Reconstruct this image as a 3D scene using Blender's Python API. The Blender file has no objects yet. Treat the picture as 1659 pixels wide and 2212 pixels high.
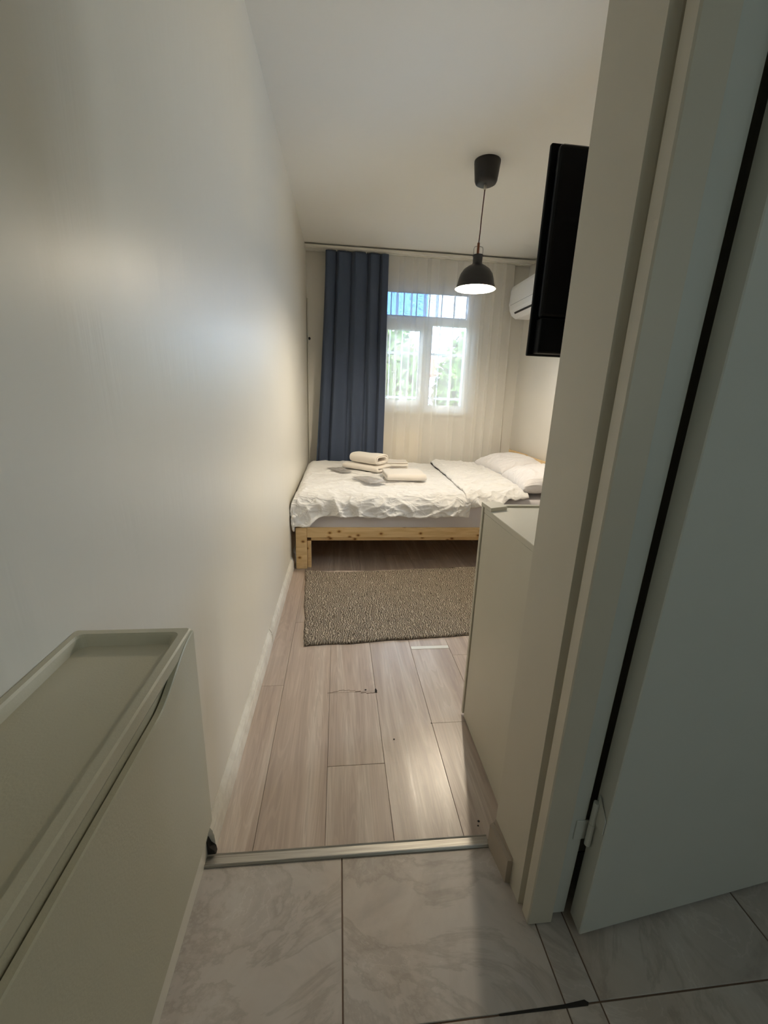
import bpy, bmesh, math, random
from mathutils import Vector, Matrix, noise
random.seed(7)
S = bpy.context.scene
COL = S.collection

# ------------------------------------------------------------------ camera
def cam_setup():
    yaw, pitch, roll = math.radians(6.535), math.radians(-15.458), math.radians(2.05)
    cy, sy, cp, sp = math.cos(yaw), math.sin(yaw), math.cos(pitch), math.sin(pitch)
    f = Vector((sy*cp, cy*cp, sp)); r = Vector((cy, -sy, 0)); u = r.cross(f)
    cr, sr = math.cos(roll), math.sin(roll)
    r2 = cr*r + sr*u; u2 = -sr*r + cr*u
    cd = bpy.data.cameras.new('camera'); co = bpy.data.objects.new('camera', cd); COL.objects.link(co)
    co.matrix_world = Matrix(((r2.x, u2.x, -f.x, 0), (r2.y, u2.y, -f.y, 0), (r2.z, u2.z, -f.z, 1.2), (0, 0, 0, 1)))
    cd.sensor_fit = 'AUTO'; cd.sensor_width = 36.0; cd.lens = 900.0/2212*36.0
    cd.clip_start = 0.01; cd.clip_end = 200
    S.camera = co
cam_setup()

# ------------------------------------------------------------------ world, sun, lights, exposure
W = bpy.data.worlds.new('sky'); S.world = W; W.use_nodes = True
def build_world():
    nt = W.node_tree; N = nt.nodes; L = nt.links; N.clear()
    out = N.new('ShaderNodeOutputWorld'); bg = N.new('ShaderNodeBackground')
    tc = N.new('ShaderNodeTexCoord'); nz = N.new('ShaderNodeTexNoise'); nz.inputs['Scale'].default_value = 2.2; nz.inputs['Detail'].default_value = 5
    rp = N.new('ShaderNodeValToRGB'); rp.color_ramp.elements[0].position = .42; rp.color_ramp.elements[0].color = (.50, .70, 1, 1)
    rp.color_ramp.elements[1].position = .62; rp.color_ramp.elements[1].color = (1, .985, .95, 1)
    L.new(tc.outputs['Generated'], nz.inputs['Vector']); L.new(nz.outputs['Fac'], rp.inputs['Fac']); L.new(rp.outputs['Color'], bg.inputs['Color'])
    bg.inputs['Strength'].default_value = 16.0
    L.new(bg.outputs[0], out.inputs[0])
build_world()
def light(name, kind, loc, rot, energy, color, **kw):
    d = bpy.data.lights.new(name, kind); d.energy = energy; d.color = color
    for k, v in kw.items():
        if k != 'portal': setattr(d, k, v)
    if kw.get('portal'): d.cycles.is_portal = True
    o = bpy.data.objects.new(name, d); COL.objects.link(o); o.location = loc; o.rotation_euler = rot
    return o
# high sun behind the building, it lights the garden only
light('sun', 'SUN', (0, -5, 8), (math.radians(48), 0, math.radians(-22)), 2.5, (1, .95, .87), angle=.01)
# window opening: portal that guides the sky's own light through it
light('window_portal', 'AREA', (.87, 4.68, 1.67), (math.radians(-90), 0, 0), 1, (1, 1, 1), shape='RECTANGLE', size=.98, size_y=1.24, portal=True)
light('added_window_portal', 'AREA', (2.0, 1.825, 1.325), (0, math.radians(90), 0), 1, (1, 1, 1), shape='RECTANGLE', size=.83, size_y=.43, portal=True)  # portal of the added side opening, out of view
# added area light: assumed cool daylight from behind the camera, no window built
light('assumed_hall_daylight', 'AREA', (1.25, -1.50, 1.55), (math.radians(90), 0, math.radians(8)), 2.7, (.78, .96, .98), shape='RECTANGLE', size=.9, size_y=1.2)
S.view_settings.view_transform = 'Standard'; S.view_settings.look = 'None'
S.view_settings.exposure = 0.76; S.view_settings.gamma = 1.0; S.view_settings.use_curve_mapping = False
try:
    S.cycles.max_bounces = 16; S.cycles.diffuse_bounces = 8; S.cycles.transparent_max_bounces = 24; S.cycles.sample_clamp_indirect = 4.0
    S.cycles.use_denoising = True
except Exception: pass

# ------------------------------------------------------------------ materials
def lin(r, g, b):
    f = lambda c: (c/255/12.92) if c/255 <= .04045 else ((c/255+.055)/1.055)**2.4
    return (f(r), f(g), f(b), 1)
class NT:
    def __init__(s, name):
        s.m = bpy.data.materials.new(name); s.m.use_nodes = True
        s.nt = s.m.node_tree; s.p = s.nt.nodes['Principled BSDF']; s.out = s.nt.nodes['Material Output']
    def n(s, t, **kw):
        x = s.nt.nodes.new('ShaderNode'+t)
        for k, v in kw.items():
            if k in x.inputs.keys(): x.inputs[k].default_value = v
            else: setattr(x, k, v)
        return x
    def l(s, a, b): s.nt.links.new(a, b)
    def coords(s, scale=(1, 1, 1), rand=False, kind='Object'):
        tc = s.n('TexCoord'); mp = s.n('Mapping'); mp.inputs['Scale'].default_value = scale
        s.l(tc.outputs[kind], mp.inputs['Vector'])
        if rand:
            oi = s.n('ObjectInfo'); mu = s.n('VectorMath', operation='MULTIPLY'); mu.inputs[1].default_value = (37, 91, 53)
            s.l(oi.outputs['Random'], mu.inputs[0]); s.l(mu.outputs[0], mp.inputs['Location']); s.oi = oi
        return mp.outputs['Vector']
    def noise(s, vec, scale, detail=3, rough=.5, dist=0):
        x = s.n('TexNoise'); x.inputs['Scale'].default_value = scale; x.inputs['Detail'].default_value = detail
        x.inputs['Roughness'].default_value = rough; x.inputs['Distortion'].default_value = dist
        s.l(vec, x.inputs['Vector']); return x.outputs['Fac']
    def ramp(s, fac, stops):
        r = s.n('ValToRGB'); e = r.color_ramp.elements
        while len(e) < len(stops): e.new(.5)
        for i, (p, c) in enumerate(stops):
            e[i].position = p; e[i].color = c if len(c) == 4 else (*c, 1)
        s.l(fac, r.inputs['Fac']); return r.outputs['Color']
    def mix(s, fac, a, b, mode='MIX'):
        x = s.n('Mix', data_type='RGBA', blend_type=mode)
        for i, v in ((0, fac), (6, a), (7, b)):
            if hasattr(v, 'is_output'): s.l(v, x.inputs[i])
            else: x.inputs[i].default_value = v
        return x.outputs[2]
    def bump(s, h, strength, dist=.01):
        b = s.n('Bump'); b.inputs['Strength'].default_value = strength; b.inputs['Distance'].default_value = dist
        s.l(h, b.inputs['Height']); s.l(b.outputs['Normal'], s.p.inputs['Normal']); return b
    def base(s, c):
        if hasattr(c, 'is_output'): s.l(c, s.p.inputs['Base Color'])
        else: s.p.inputs['Base Color'].default_value = c
        return s
    def rough(s, v):
        if hasattr(v, 'is_output'): s.l(v, s.p.inputs['Roughness'])
        else: s.p.inputs['Roughness'].default_value = v
        return s
M = {}
def plain(name, col, rough=.5, metal=0, bump=0, bscale=60, var=.04):
    t = NT(name); v = t.coords()
    f = t.noise(v, 7, 4); c2 = tuple(max(0, x*(1-var*3)) for x in col[:3])+(1,)
    t.base(t.mix(f, col, c2)); t.rough(rough); t.p.inputs['Metallic'].default_value = metal
    if bump: t.bump(t.noise(v, bscale, 4), bump, .002)
    M[name] = t.m; return t
def wall_mat(name, col, rough, bump):
    t = NT(name); v = t.coords((1, 1, 1)); st = t.coords((1, 4.0, .55))
    f = t.noise(v, 1.3, 4); t.base(t.mix(f, col, tuple(x*.95 for x in col[:3])+(1,)))
    t.rough(rough)
    a = t.noise(st, 2.0, 4, .6, .6); b = t.noise(v, 140, 2)
    ma = t.n('Math', operation='MULTIPLY_ADD'); ma.inputs[1].default_value = .012; t.l(b, ma.inputs[0]); t.l(a, ma.inputs[2])
    t.bump(ma.outputs[0], bump, .03); M[name] = t.m
wall_mat('wall_satin', lin(222, 218, 207), .36, .09)
wall_mat('wall_paint', lin(222, 219, 212), .55, .08)
wall_mat('ceiling_paint', lin(228, 227, 222), .75, .05)
plain('gloss_white', lin(226, 224, 214), .3, var=.02)
plain('door_white', lin(200, 203, 197), .35, var=.02)
plain('jamb_white', lin(202, 196, 181), .38, var=.03)
plain('plastic_white', lin(200, 194, 172), .38, var=.02, bump=.12, bscale=350)
plain('dresser_white', lin(204, 199, 183), .38, var=.02)
plain('pvc_white', lin(232, 236, 240), .3, var=.01)
plain('radiator_white', lin(240, 232, 215), .4, var=.01)
plain('ac_white', lin(238, 239, 240), .35, var=.01)
plain('black_slot', (.01, .01, .01, 1), .5)
plain('tv_black', (.003, .003, .0033, 1), .5, var=.1).p.inputs['Specular IOR Level'].default_value = .12
plain('tv_gloss', (.004, .004, .0045, 1), .3, var=.05).p.inputs['Specular IOR Level'].default_value = .18
plain('lamp_black', lin(30, 27, 25), .45, var=.1)
plain('shade_inner', lin(245, 240, 228), .5, var=.01)
plain('copper', lin(140, 84, 58), .35, .7)
plain('cord_brown', lin(86, 44, 42), .7)
plain('steel', lin(170, 170, 168), .3, .9)
plain('clear_plastic_collar', lin(196, 190, 176), .4)
plain('iron_grey', lin(150, 156, 165), .6)
plain('dark_void', (.006, .006, .006, 1), .9)
plain('subfloor', (.035, .028, .024, 1), .9)
plain('grout', lin(112, 92, 78), .9)
plain('dark_crack', (.02, .016, .013, 1), .9)
plain('crack_brown', lin(104, 84, 70), .8)
plain('house_wall', lin(214, 178, 160), .9)
plain('roof_tile', lin(150, 86, 66), .9)
plain('soil', lin(96, 104, 70), 1)
plain('bark', lin(92, 74, 56), .9)
plain('skirting_brown', lin(176, 164, 148), .5, var=.06)

def mk_baseboard():
    t = NT('baseboard_pvc'); v = t.coords((1, 1, 1))
    f = t.noise(v, 14, 6, .6); t.base(t.ramp(f, [(.35, lin(206, 200, 188)), (.6, lin(230, 226, 216))])); t.rough(.35); M['baseboard_pvc'] = t.m
mk_baseboard()
def mk_metal():
    t = NT('brushed_aluminium'); v = t.coords((1, 60, 60)); f = t.noise(v, 6, 3)
    t.base(t.ramp(f, [(.3, lin(150, 146, 138)), (.7, lin(186, 182, 174))])); t.p.inputs['Metallic'].default_value = .75; t.rough(.42); M['brushed_aluminium'] = t.m
mk_metal()
def mk_plank():
    t = NT('laminate_oak'); v = t.coords((1, 1, 1), rand=True)
    tc = t.n('TexCoord')
    def st(sx, sy, sc, d, dist=0):
        mp = t.n('Mapping'); mp.inputs['Scale'].default_value = (sx, sy, 1); t.l(v, mp.inputs['Vector']); return t.noise(mp.outputs[0], sc, d, .55, dist)
    broad = st(14, .7, 1.0, 4, .9); fine = st(130, 4, 1.0, 4, .3); cath = st(16, 1.1, 1.0, 2, 1.6)
    c = t.ramp(broad, [(.3, lin(174, 157, 146)), (.52, lin(190, 174, 162)), (.62, lin(206, 193, 182)), (.75, lin(194, 180, 169))])
    s = t.n('Math', operation='SINE'); mm = t.n('Math', operation='MULTIPLY'); mm.inputs[1].default_value = 55; t.l(cath, mm.inputs[0]); t.l(mm.outputs[0], s.inputs[0])
    cc = t.ramp(s.outputs[0], [(.0, (.89, .885, .88)), (.8, (1, 1, 1))])
    c = t.mix(.75, c, cc, 'MULTIPLY')
    ff = t.ramp(fine, [(.35, (.87, .865, .86)), (.6, (1, 1, 1))]); c = t.mix(.7, c, ff, 'MULTIPLY')
    kn = t.n('TexVoronoi'); kn.inputs['Scale'].default_value = 1.6; mp = t.n('Mapping'); mp.inputs['Scale'].default_value = (2.6, 1.2, 1); t.l(v, mp.inputs[0]); t.l(mp.outputs[0], kn.inputs['Vector'])
    kk = t.ramp(kn.outputs['Distance'], [(.0, (.62, .58, .55)), (.035, (.85, .83, .81)), (.07, (1, 1, 1))]); c = t.mix(.8, c, kk, 'MULTIPLY')
    rr = t.ramp(t.oi.outputs['Random'], [(0, (.93, .93, .93)), (1, (1.03, 1.02, 1.01))]); c = t.mix(1, c, rr, 'MULTIPLY')
    t.base(c); t.rough(t.ramp(broad, [(.3, (.34,)*3), (.7, (.26,)*3)]))
    t.bump(fine, .12, .002); M['laminate_oak'] = t.m
mk_plank()
def mk_tile():
    t = NT('stone_tile'); v = t.coords((1, 1, 1), rand=True)
    cl = t.noise(v, 4.2, 6, .6, .8); vn = t.noise(v, 2.6, 7, .62, 2.2); br = t.noise(v, 2.1, 3, .5, .3)
    c = t.ramp(cl, [(.28, lin(160, 154, 149)), (.5, lin(182, 175, 169)), (.72, lin(196, 191, 186))])
    va = t.ramp(vn, [(.455, (1, 1, 1)), (.49, (.80, .79, .77)), (.505, (.86, .84, .82)), (.55, (1, 1, 1))]); c = t.mix(.9, c, va, 'MULTIPLY')
    b2 = t.ramp(br, [(.45, (1, 1, 1)), (.68, (.98, .9, .82))]); c = t.mix(.8, c, b2, 'MULTIPLY')
    wl = t.ramp(vn, [(.585, (0, 0, 0)), (.6, (.18, .18, .18)), (.612, (0, 0, 0))]); c = t.mix(.35, c, wl, 'ADD')
    t.base(c); t.rough(.42); t.bump(cl, .05, .003); M['stone_tile'] = t.m
mk_tile()
def mk_pine():
    t = NT('pine'); v = t.coords((1, 1, 1), rand=True)
    mp = t.n('Mapping'); mp.inputs['Scale'].default_value = (2.0, 18, 18); t.l(v, mp.inputs[0])
    g = t.noise(mp.outputs[0], 2.5, 4, .5, 1.0)
    c = t.ramp(g, [(.3, lin(206, 172, 122)), (.7, lin(228, 200, 152))])
    kn = t.n('TexVoronoi'); kn.inputs['Scale'].default_value = 1; m2 = t.n('Mapping'); m2.inputs['Scale'].default_value = (6.5, 8, 9); t.l(v, m2.inputs[0]); kn.voronoi_dimensions = '2D'; sp = t.n('SeparateXYZ'); t.l(m2.outputs[0], sp.inputs[0]); ad = t.n('Math', operation='ADD'); t.l(sp.outputs[1], ad.inputs[0]); t.l(sp.outputs[2], ad.inputs[1]); cb = t.n('CombineXYZ'); t.l(sp.outputs[0], cb.inputs[0]); t.l(ad.outputs[0], cb.inputs[1]); t.l(cb.outputs[0], kn.inputs['Vector'])
    k = t.ramp(kn.outputs['Distance'], [(0, (.25, .14, .06)), (.05, (.40, .26, .13)), (.085, (.85, .75, .6)), (.15, (1, 1, 1))]); c = t.mix(1, c, k, 'MULTIPLY')
    t.base(c); t.rough(.5); M['pine'] = t.m
mk_pine()
def mk_cloth(name, a, b, scale=500, rough=.9, bstr=.2, trans=0, sheen=.2):
    t = NT(name); v = t.coords()
    f = t.noise(v, 5, 4); t.base(t.mix(f, a, b)); t.rough(rough)
    t.p.inputs['Sheen Weight'].default_value = sheen
    t.bump(t.noise(v, scale, 2), bstr, .001); M[name] = t.m
    return t
mk_cloth('curtain_blue', lin(66, 78, 100), lin(58, 70, 92), 260, .85, .5, sheen=.1)
mk_cloth('linen_white', lin(238, 237, 236), lin(230, 229, 228), 420, .9, .25)
mk_cloth('sheet_shaded', lin(206, 202, 204), lin(196, 192, 196), 420, .9, .25)  # white sheet, its shade put into the greyish lilac colour
def crumple(name, amt):
    t = NT.__new__(NT); t.m = M[name]; t.nt = t.m.node_tree; t.p = t.nt.nodes['Principled BSDF']
    v = t.coords((1, 2.4, 1.6)); v.node.inputs['Rotation'].default_value = (.2, 0, .55); a = t.noise(v, 5, 2, .45, .8); b = t.noise(v, 10, 2, .45, .6)
    def rid(x):
        s1 = t.n('Math', operation='SUBTRACT'); s1.inputs[1].default_value = .5; t.l(x, s1.inputs[0])
        s2 = t.n('Math', operation='ABSOLUTE'); t.l(s1.outputs[0], s2.inputs[0])
        s3 = t.n('Math', operation='MULTIPLY_ADD'); s3.inputs[1].default_value = -5; s3.inputs[2].default_value = 1; s3.use_clamp = True; t.l(s2.outputs[0], s3.inputs[0])
        s4 = t.n('Math', operation='POWER'); s4.inputs[1].default_value = 2; t.l(s3.outputs[0], s4.inputs[0]); return s4.outputs[0]
    m = t.n('Math', operation='MULTIPLY_ADD'); m.inputs[1].default_value = .45; t.l(rid(b), m.inputs[0]); t.l(rid(a), m.inputs[2])
    t.bump(m.outputs[0], amt, .016)
crumple('linen_white', .5)
mk_cloth('pillow_cotton', lin(236, 234, 236), lin(228, 226, 229), 420, .9, .25)
crumple('pillow_cotton', .4)
mk_cloth('terry', lin(242, 236, 229), lin(234, 227, 218), 330, .97, .9, sheen=.5)
def mk_sheer():
    t = NT('sheer_voile'); N = t
    tr = t.n('BsdfTransparent'); tr.inputs[0].default_value = (1, 1, 1, 1); tl = t.n('BsdfTranslucent'); tl.inputs[0].default_value = (.97, .97, .96, 1)
    df = t.n('BsdfDiffuse'); df.inputs[0].default_value = (.96, .95, .92, 1)
    m1 = t.n('MixShader'); m1.inputs[0].default_value = .68; t.l(tl.outputs[0], m1.inputs[1]); t.l(df.outputs[0], m1.inputs[2])
    v = t.coords((1, 1, 1)); w = t.n('TexWave', wave_type='BANDS', bands_direction='X'); w.inputs['Scale'].default_value = 90; w.inputs['Distortion'].default_value = 1.5; w.inputs['Detail'].default_value = 2; t.l(v, w.inputs['Vector'])
    r = t.ramp(w.outputs['Fac'], [(0, (.38,)*3), (1, (.54,)*3)])
    m2 = t.n('MixShader'); lw = t.n('LayerWeight'); lw.inputs['Blend'].default_value = .5; pw = t.n('Math', operation='POWER'); pw.inputs[1].default_value = 1.3; t.l(lw.outputs['Facing'], pw.inputs[0]); om = t.n('Math', operation='SUBTRACT'); om.inputs[0].default_value = 1; t.l(r, om.inputs[1]); ma = t.n('Math', operation='MULTIPLY_ADD'); t.l(om.outputs[0], ma.inputs[0]); t.l(pw.outputs[0], ma.inputs[1]); t.l(r, ma.inputs[2]); t.l(ma.outputs[0], m2.inputs[0]); t.l(tr.outputs[0], m2.inputs[1]); t.l(m1.outputs[0], m2.inputs[2])
    t.l(m2.outputs[0], t.out.inputs[0]); t.nt.nodes.remove(t.p); M['sheer_voile'] = t.m
mk_sheer()
def mk_glass(name, tint, gloss=.08, patt=False):
    t = NT(name); tr = t.n('BsdfTransparent'); tr.inputs[0].default_value = tint; gl = t.n('BsdfGlossy'); gl.inputs['Roughness'].default_value = .03
    fr = t.n('Fresnel'); fr.inputs[0].default_value = 1.45
    m = t.n('MixShader'); t.l(fr.outputs[0], m.inputs[0]); t.l(tr.outputs[0], m.inputs[1]); t.l(gl.outputs[0], m.inputs[2])
    if patt:
        v = t.coords(); w = t.noise(v, 26, 3, .5, 2.5)
        t.l(t.ramp(w, [(p_, tuple(k_*c_ for c_ in tint[:3])) for p_, k_ in ((.40, 1), (.47, .3), (.52, 1.15), (.60, .75))]), tr.inputs[0])
        b = t.n('Bump'); b.inputs['Strength'].default_value = .5; t.l(w, b.inputs['Height']); t.l(b.outputs[0], gl.inputs['Normal'])
    t.l(m.outputs[0], t.out.inputs[0]); t.nt.nodes.remove(t.p); M[name] = t.m
mk_glass('glass_clear', (.95, .97, .97, 1)); mk_glass('glass_dimmed_blue', (.27, .37, .47, 1), patt=True); mk_glass('glass_dimmed_pale', (.52, .55, .58, 1), patt=True)  # transom tints dim the clipped sky and carry its blue; pattern is the glass's
def mk_packet():
    t = NT('clear_packet'); tr = t.n('BsdfTransparent'); tr.inputs[0].default_value = (.8, .79, .79, 1)
    t.p.inputs['Base Color'].default_value = lin(206, 203, 200); t.p.inputs['Roughness'].default_value = .12; t.p.inputs['Specular IOR Level'].default_value = .8
    v = t.coords(); t.bump(t.noise(v, 60, 3, .5, 1), .6, .01)
    m = t.n('MixShader'); m.inputs[0].default_value = .5; t.l(tr.outputs[0], m.inputs[1]); t.l(t.p.outputs[0], m.inputs[2]); t.l(m.outputs[0], t.out.inputs[0]); M['clear_packet'] = t.m
mk_packet()
def mk_rug():
    t = NT('rug_jute'); v = t.coords((1, 1, 1)); f = t.noise(v, 9, 4); vv = t.n('VectorMath', operation='ADD')
    w = t.n('TexWave', wave_type='BANDS', bands_direction='X'); w.inputs['Scale'].default_value = 27; w.inputs['Distortion'].default_value = 13; w.inputs['Detail'].default_value = 2.5; w.inputs['Detail Scale'].default_value = 1.1; w.inputs['Detail Roughness'].default_value = .6
    t.l(v, w.inputs['Vector']); n2 = t.noise(v, 160, 3)
    c = t.ramp(w.outputs['Fac'], [(.0, lin(100, 90, 78)), (.4, lin(150, 138, 122)), (1, lin(194, 182, 165))])
    c = t.mix(.5, c, t.ramp(n2, [(.35, (.72, .7, .68)), (.65, (1.05, 1.04, 1.02))]), 'MULTIPLY')
    c = t.mix(.6, c, t.ramp(f, [(.35, (.88, .87, .85)), (.65, (1.05, 1.04, 1.03))]), 'MULTIPLY')
    t.base(c); t.rough(.95)
    a = t.n('Math', operation='MULTIPLY_ADD'); a.inputs[1].default_value = .5; t.l(n2, a.inputs[0]); t.l(w.outputs['Fac'], a.inputs[2])
    t.bump(a.outputs[0], .9, .006); M['rug_jute'] = t.m
mk_rug()
def mk_leaf(name, a, b):
    t = NT(name); oi = t.n('ObjectInfo'); v = t.coords(); f = t.noise(v, 5, 2)
    t.base(t.mix(f, a, b)); t.rough(.6); t.p.inputs['Specular IOR Level'].default_value = .15; M[name] = t.m
mk_leaf('leaf_green', lin(44, 66, 30), lin(84, 108, 54)); mk_leaf('leaf_yellow', lin(72, 84, 34), lin(100, 108, 54))
def mk_bulb():
    t = NT('bulb_glow'); e = t.n('Emission'); e.inputs[0].default_value = (1, .86, .66, 1); e.inputs[1].default_value = 900
    t.l(e.outputs[0], t.out.inputs[0]); t.nt.nodes.remove(t.p); M['bulb_glow'] = t.m
mk_bulb()

# ------------------------------------------------------------------ object helpers
WORLD = {}
def wloc(o): return WORLD.get(o.name, Vector((0, 0, 0))) if o else Vector((0, 0, 0))
def put(o, parent, loc):
    COL.objects.link(o); WORLD[o.name] = Vector(loc)
    if parent:
        o.parent = parent; o.location = Vector(loc) - wloc(parent)
    else: o.location = loc
def empty(name, loc, label=None, cat=None, group=None, kind=None):
    o = bpy.data.objects.new(name, None); o.empty_display_size = .05; put(o, None, loc); tag(o, label, cat, group, kind); return o
def tag(o, label=None, cat=None, group=None, kind=None):
    if label: o['label'] = label
    if cat: o['category'] = cat
    if group: o['group'] = group
    if kind: o['kind'] = kind
    return o
def obj(name, bm, mat, parent=None, smooth=False, origin=None):
    """link a bmesh given in world coordinates as one mesh object"""
    me = bpy.data.meshes.new(name)
    if origin is None:
        origin = wloc(parent) if parent else Vector((0, 0, 0))
    origin = Vector(origin)
    bmesh.ops.translate(bm, verts=bm.verts, vec=-origin)
    bmesh.ops.recalc_face_normals(bm, faces=bm.faces) if smooth != 'raw' else None
    bm.to_mesh(me); bm.free(); me.materials.append(M[mat] if isinstance(mat, str) else mat)
    if smooth:
        for p in me.polygons: p.use_smooth = True
    o = bpy.data.objects.new(name, me); put(o, parent, origin)
    if smooth == 'auto':
        pass
    return o
def box(bm, x0, x1, y0, y1, z0, z1, bev=0, seg=1):
    r = bmesh.ops.create_cube(bm, size=1); vs = r['verts']
    for v in vs:
        v.co = Vector(((x0+x1)/2+v.co.x*(x1-x0), (y0+y1)/2+v.co.y*(y1-y0), (z0+z1)/2+v.co.z*(z1-z0)))
    if bev:
        es = list({e for v in vs for e in v.link_edges})
        bmesh.ops.bevel(bm, geom=es, offset=bev, segments=seg, profile=.5, affect='EDGES')
    return bm
def boxo(name, dims, mat, parent=None, bev=0, seg=1, origin=None):
    return obj(name, box(bmesh.new(), *dims, bev=bev, seg=seg), mat, parent, origin=origin)
def prism(bm, pts, axis, a, b):
    """extrude a 2-D polygon along an axis; pts are the other two coordinates in order"""
    def mk(p, t):
        return {'x': (t, p[0], p[1]), 'y': (p[0], t, p[1]), 'z': (p[0], p[1], t)}[axis]
    A = [bm.verts.new(mk(p, a)) for p in pts]; B = [bm.verts.new(mk(p, b)) for p in pts]; n = len(pts)
    bm.faces.new(A); bm.faces.new(B[::-1])
    for i in range(n): bm.faces.new((A[i], B[i], B[(i+1) % n], A[(i+1) % n]))
    return bm
def lathe(bm, prof, c, seg=40, cap=False):
    rings = []
    for r, z in prof:
        rings.append([bm.verts.new((c[0]+r*math.cos(2*math.pi*k/seg), c[1]+r*math.sin(2*math.pi*k/seg), z)) for k in range(seg)])
    for a, b in zip(rings, rings[1:]):
        for k in range(seg): bm.faces.new((a[k], a[(k+1) % seg], b[(k+1) % seg], b[k]))
    if cap: bm.faces.new(rings[0]); bm.faces.new(rings[-1][::-1])
    return bm
def tube(bm, pts, r, seg=10):
    pts = [Vector(p) for p in pts]; rings = []
    for i, p in enumerate(pts):
        d = (pts[min(i+1, len(pts)-1)]-pts[max(i-1, 0)]).normalized()
        a = d.cross(Vector((.31, .87, .38))).normalized(); b = d.cross(a)
        rings.append([bm.verts.new(p+r*(math.cos(2*math.pi*k/seg)*a+math.sin(2*math.pi*k/seg)*b)) for k in range(seg)])
    for A, B in zip(rings, rings[1:]):
        for k in range(seg): bm.faces.new((A[k], A[(k+1) % seg], B[(k+1) % seg], B[k]))
    bm.faces.new(rings[0]); bm.faces.new(rings[-1][::-1]); return bm
def grid(bm, nu, nv, fn):
    V = [[bm.verts.new(fn(i/nu, j/nv)) for j in range(nv+1)] for i in range(nu+1)]
    for i in range(nu):
        for j in range(nv): bm.faces.new((V[i][j], V[i+1][j], V[i+1][j+1], V[i][j+1]))
    return V
def nz(x, y, z=0.0): return noise.noise(Vector((x, y, z)))
def ridg(x, y, z=0.0): return 1-abs(noise.noise(Vector((x, y, z))))*2
def struct(o): o['kind'] = 'structure'; return o

# ------------------------------------------------------------------ the room shell
CEIL, YB, XR = 2.51, 4.44, 1.87
def wl(y): return -.349+.0085*y            # left wall, a touch out of square
struct(obj('wall_left', prism(bmesh.new(), [(wl(-1.6), -1.6), (wl(4.7), 4.7), (wl(4.7)-.15, 4.7), (wl(-1.6)-.15, -1.6)], 'z', -.06, CEIL+.1), 'wall_satin'))
struct(boxo('ceiling', (-.55, 2.1, -1.75, 4.75, CEIL, CEIL+.12), 'ceiling_paint'))
WX0, WX1, WZ0, WZ1 = .385, 1.37, 1.055, 2.285
bm = bmesh.new()
box(bm, wl(4.44)-.01, WX0, YB, YB+.24, -.05, CEIL); box(bm, WX1, XR+.01, YB, YB+.24, -.05, CEIL)
box(bm, WX0, WX1, YB, YB+.24, -.05, WZ0); box(bm, WX0, WX1, YB, YB+.24, WZ1, CEIL)
struct(obj('wall_back', bm, 'wall_paint'))
bm = bmesh.new(); SY0, SY1, SZ0, SZ1 = 1.60, 2.05, .90, 1.75  # unseen opening, added to let more daylight onto the left wall
box(bm, XR, XR+.2, -1.75, SY0, -.05, CEIL); box(bm, XR, XR+.2, SY1, YB+.24, -.05, CEIL)
box(bm, XR, XR+.2, SY0, SY1, -.05, SZ0); box(bm, XR, XR+.2, SY0, SY1, SZ1, CEIL)
struct(obj('wall_right', bm, 'wall_paint'))
# wall that carries the door: solid pier at its left end, niche behind the door leaf, wall beyond it
PX = .44
bm = bmesh.new()
prism(bm, [(PX, .845), (.4485, .695), (.466, .690), (.549, .690), (.549, .845)], 'z', 0, CEIL)
box(bm, .5489, XR, .80, .845, 0, CEIL); box(bm, 1.42, XR, .66, .801, 0, CEIL); box(bm, .5489, 1.4201, .66, .801, 2.03, CEIL)
struct(obj('wall_front', bm, 'jamb_white'))
struct(boxo('wall_hall', (-.55, XR+.1, -1.75, -1.60, -.05, CEIL), 'wall_paint'))
# floor: screed slab with laminate planks and stone tiles laid on it
floor = struct(boxo('floor', (-.5, XR+.1, -1.75, YB+.2, -.08, -.008), 'subfloor'))
G = .0005
def plank(x0, x1, y0, y1, dz=0):
    bm = box(bmesh.new(), x0+G, x1-G, y0+G, y1-G, -.008, dz)
    top = [e for e in bm.edges if all(abs(v.co.z-dz) < 1e-6 for v in e.verts)]
    bmesh.ops.bevel(bm, geom=top, offset=.0007, segments=1, affect='EDGES')
    return obj('plank', bm, 'laminate_oak', floor)
edges = [-.345, -.226, -.031, .162, .362, .557, .752, .947, 1.142, 1.337, 1.532, 1.727, XR]
joints = {0: [1.548, 2.83], 1: [2.06, 3.34], 2: [1.127, 1.487, 2.75], 3: [1.90, 3.15], 4: [1.294, 1.805, 3.05], 5: [1.72, 2.95]}
for i, (a, b) in enumerate(zip(edges, edges[1:])):
    js = [.852]+joints.get(i, [1.2+.43*(i % 3), 2.45+.43*(i % 3), 3.6+.2*(i % 3)])+[YB]
    for y0, y1 in zip(js, js[1:]): plank(a, b, y0, y1, random.uniform(-.0004, .0004))
# chipped, lifted seam and small nicks
bm = bmesh.new()
for k in range(9):
    t = k/8; x = -.028+.185*t; y = 1.487+.012*math.sin(t*5)+.004*nz(k*1.7, 3)
    r = .0006+.0014*(t > .6)
    prism(bm, [(x-.012, y-r), (x+.012, y-r*.7+.002), (x+.012, y+r+.002), (x-.012, y+r*.8)], 'z', .0002, .0007)
obj('floor_crack', bm, 'crack_brown', floor); bm = bmesh.new()
prism(bm, [(.158, 1.478), (.166, 1.475), (.169, 1.490), (.163, 1.505), (.159, 1.496)], 'z', .0002, .0008)
for x, y, r in ((.207, 1.226, .0035), (.12, 1.497, .004), (.36, 1.294, .0025), (.418, .905, .0035), (.412, .892, .0025)):
    prism(bm, [(x+r*math.cos(a)*(1+.3*nz(a, x*9)), y+r*math.sin(a)) for a in [k*math.pi/4 for k in range(8)]], 'z', .0002, .0008)
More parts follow.
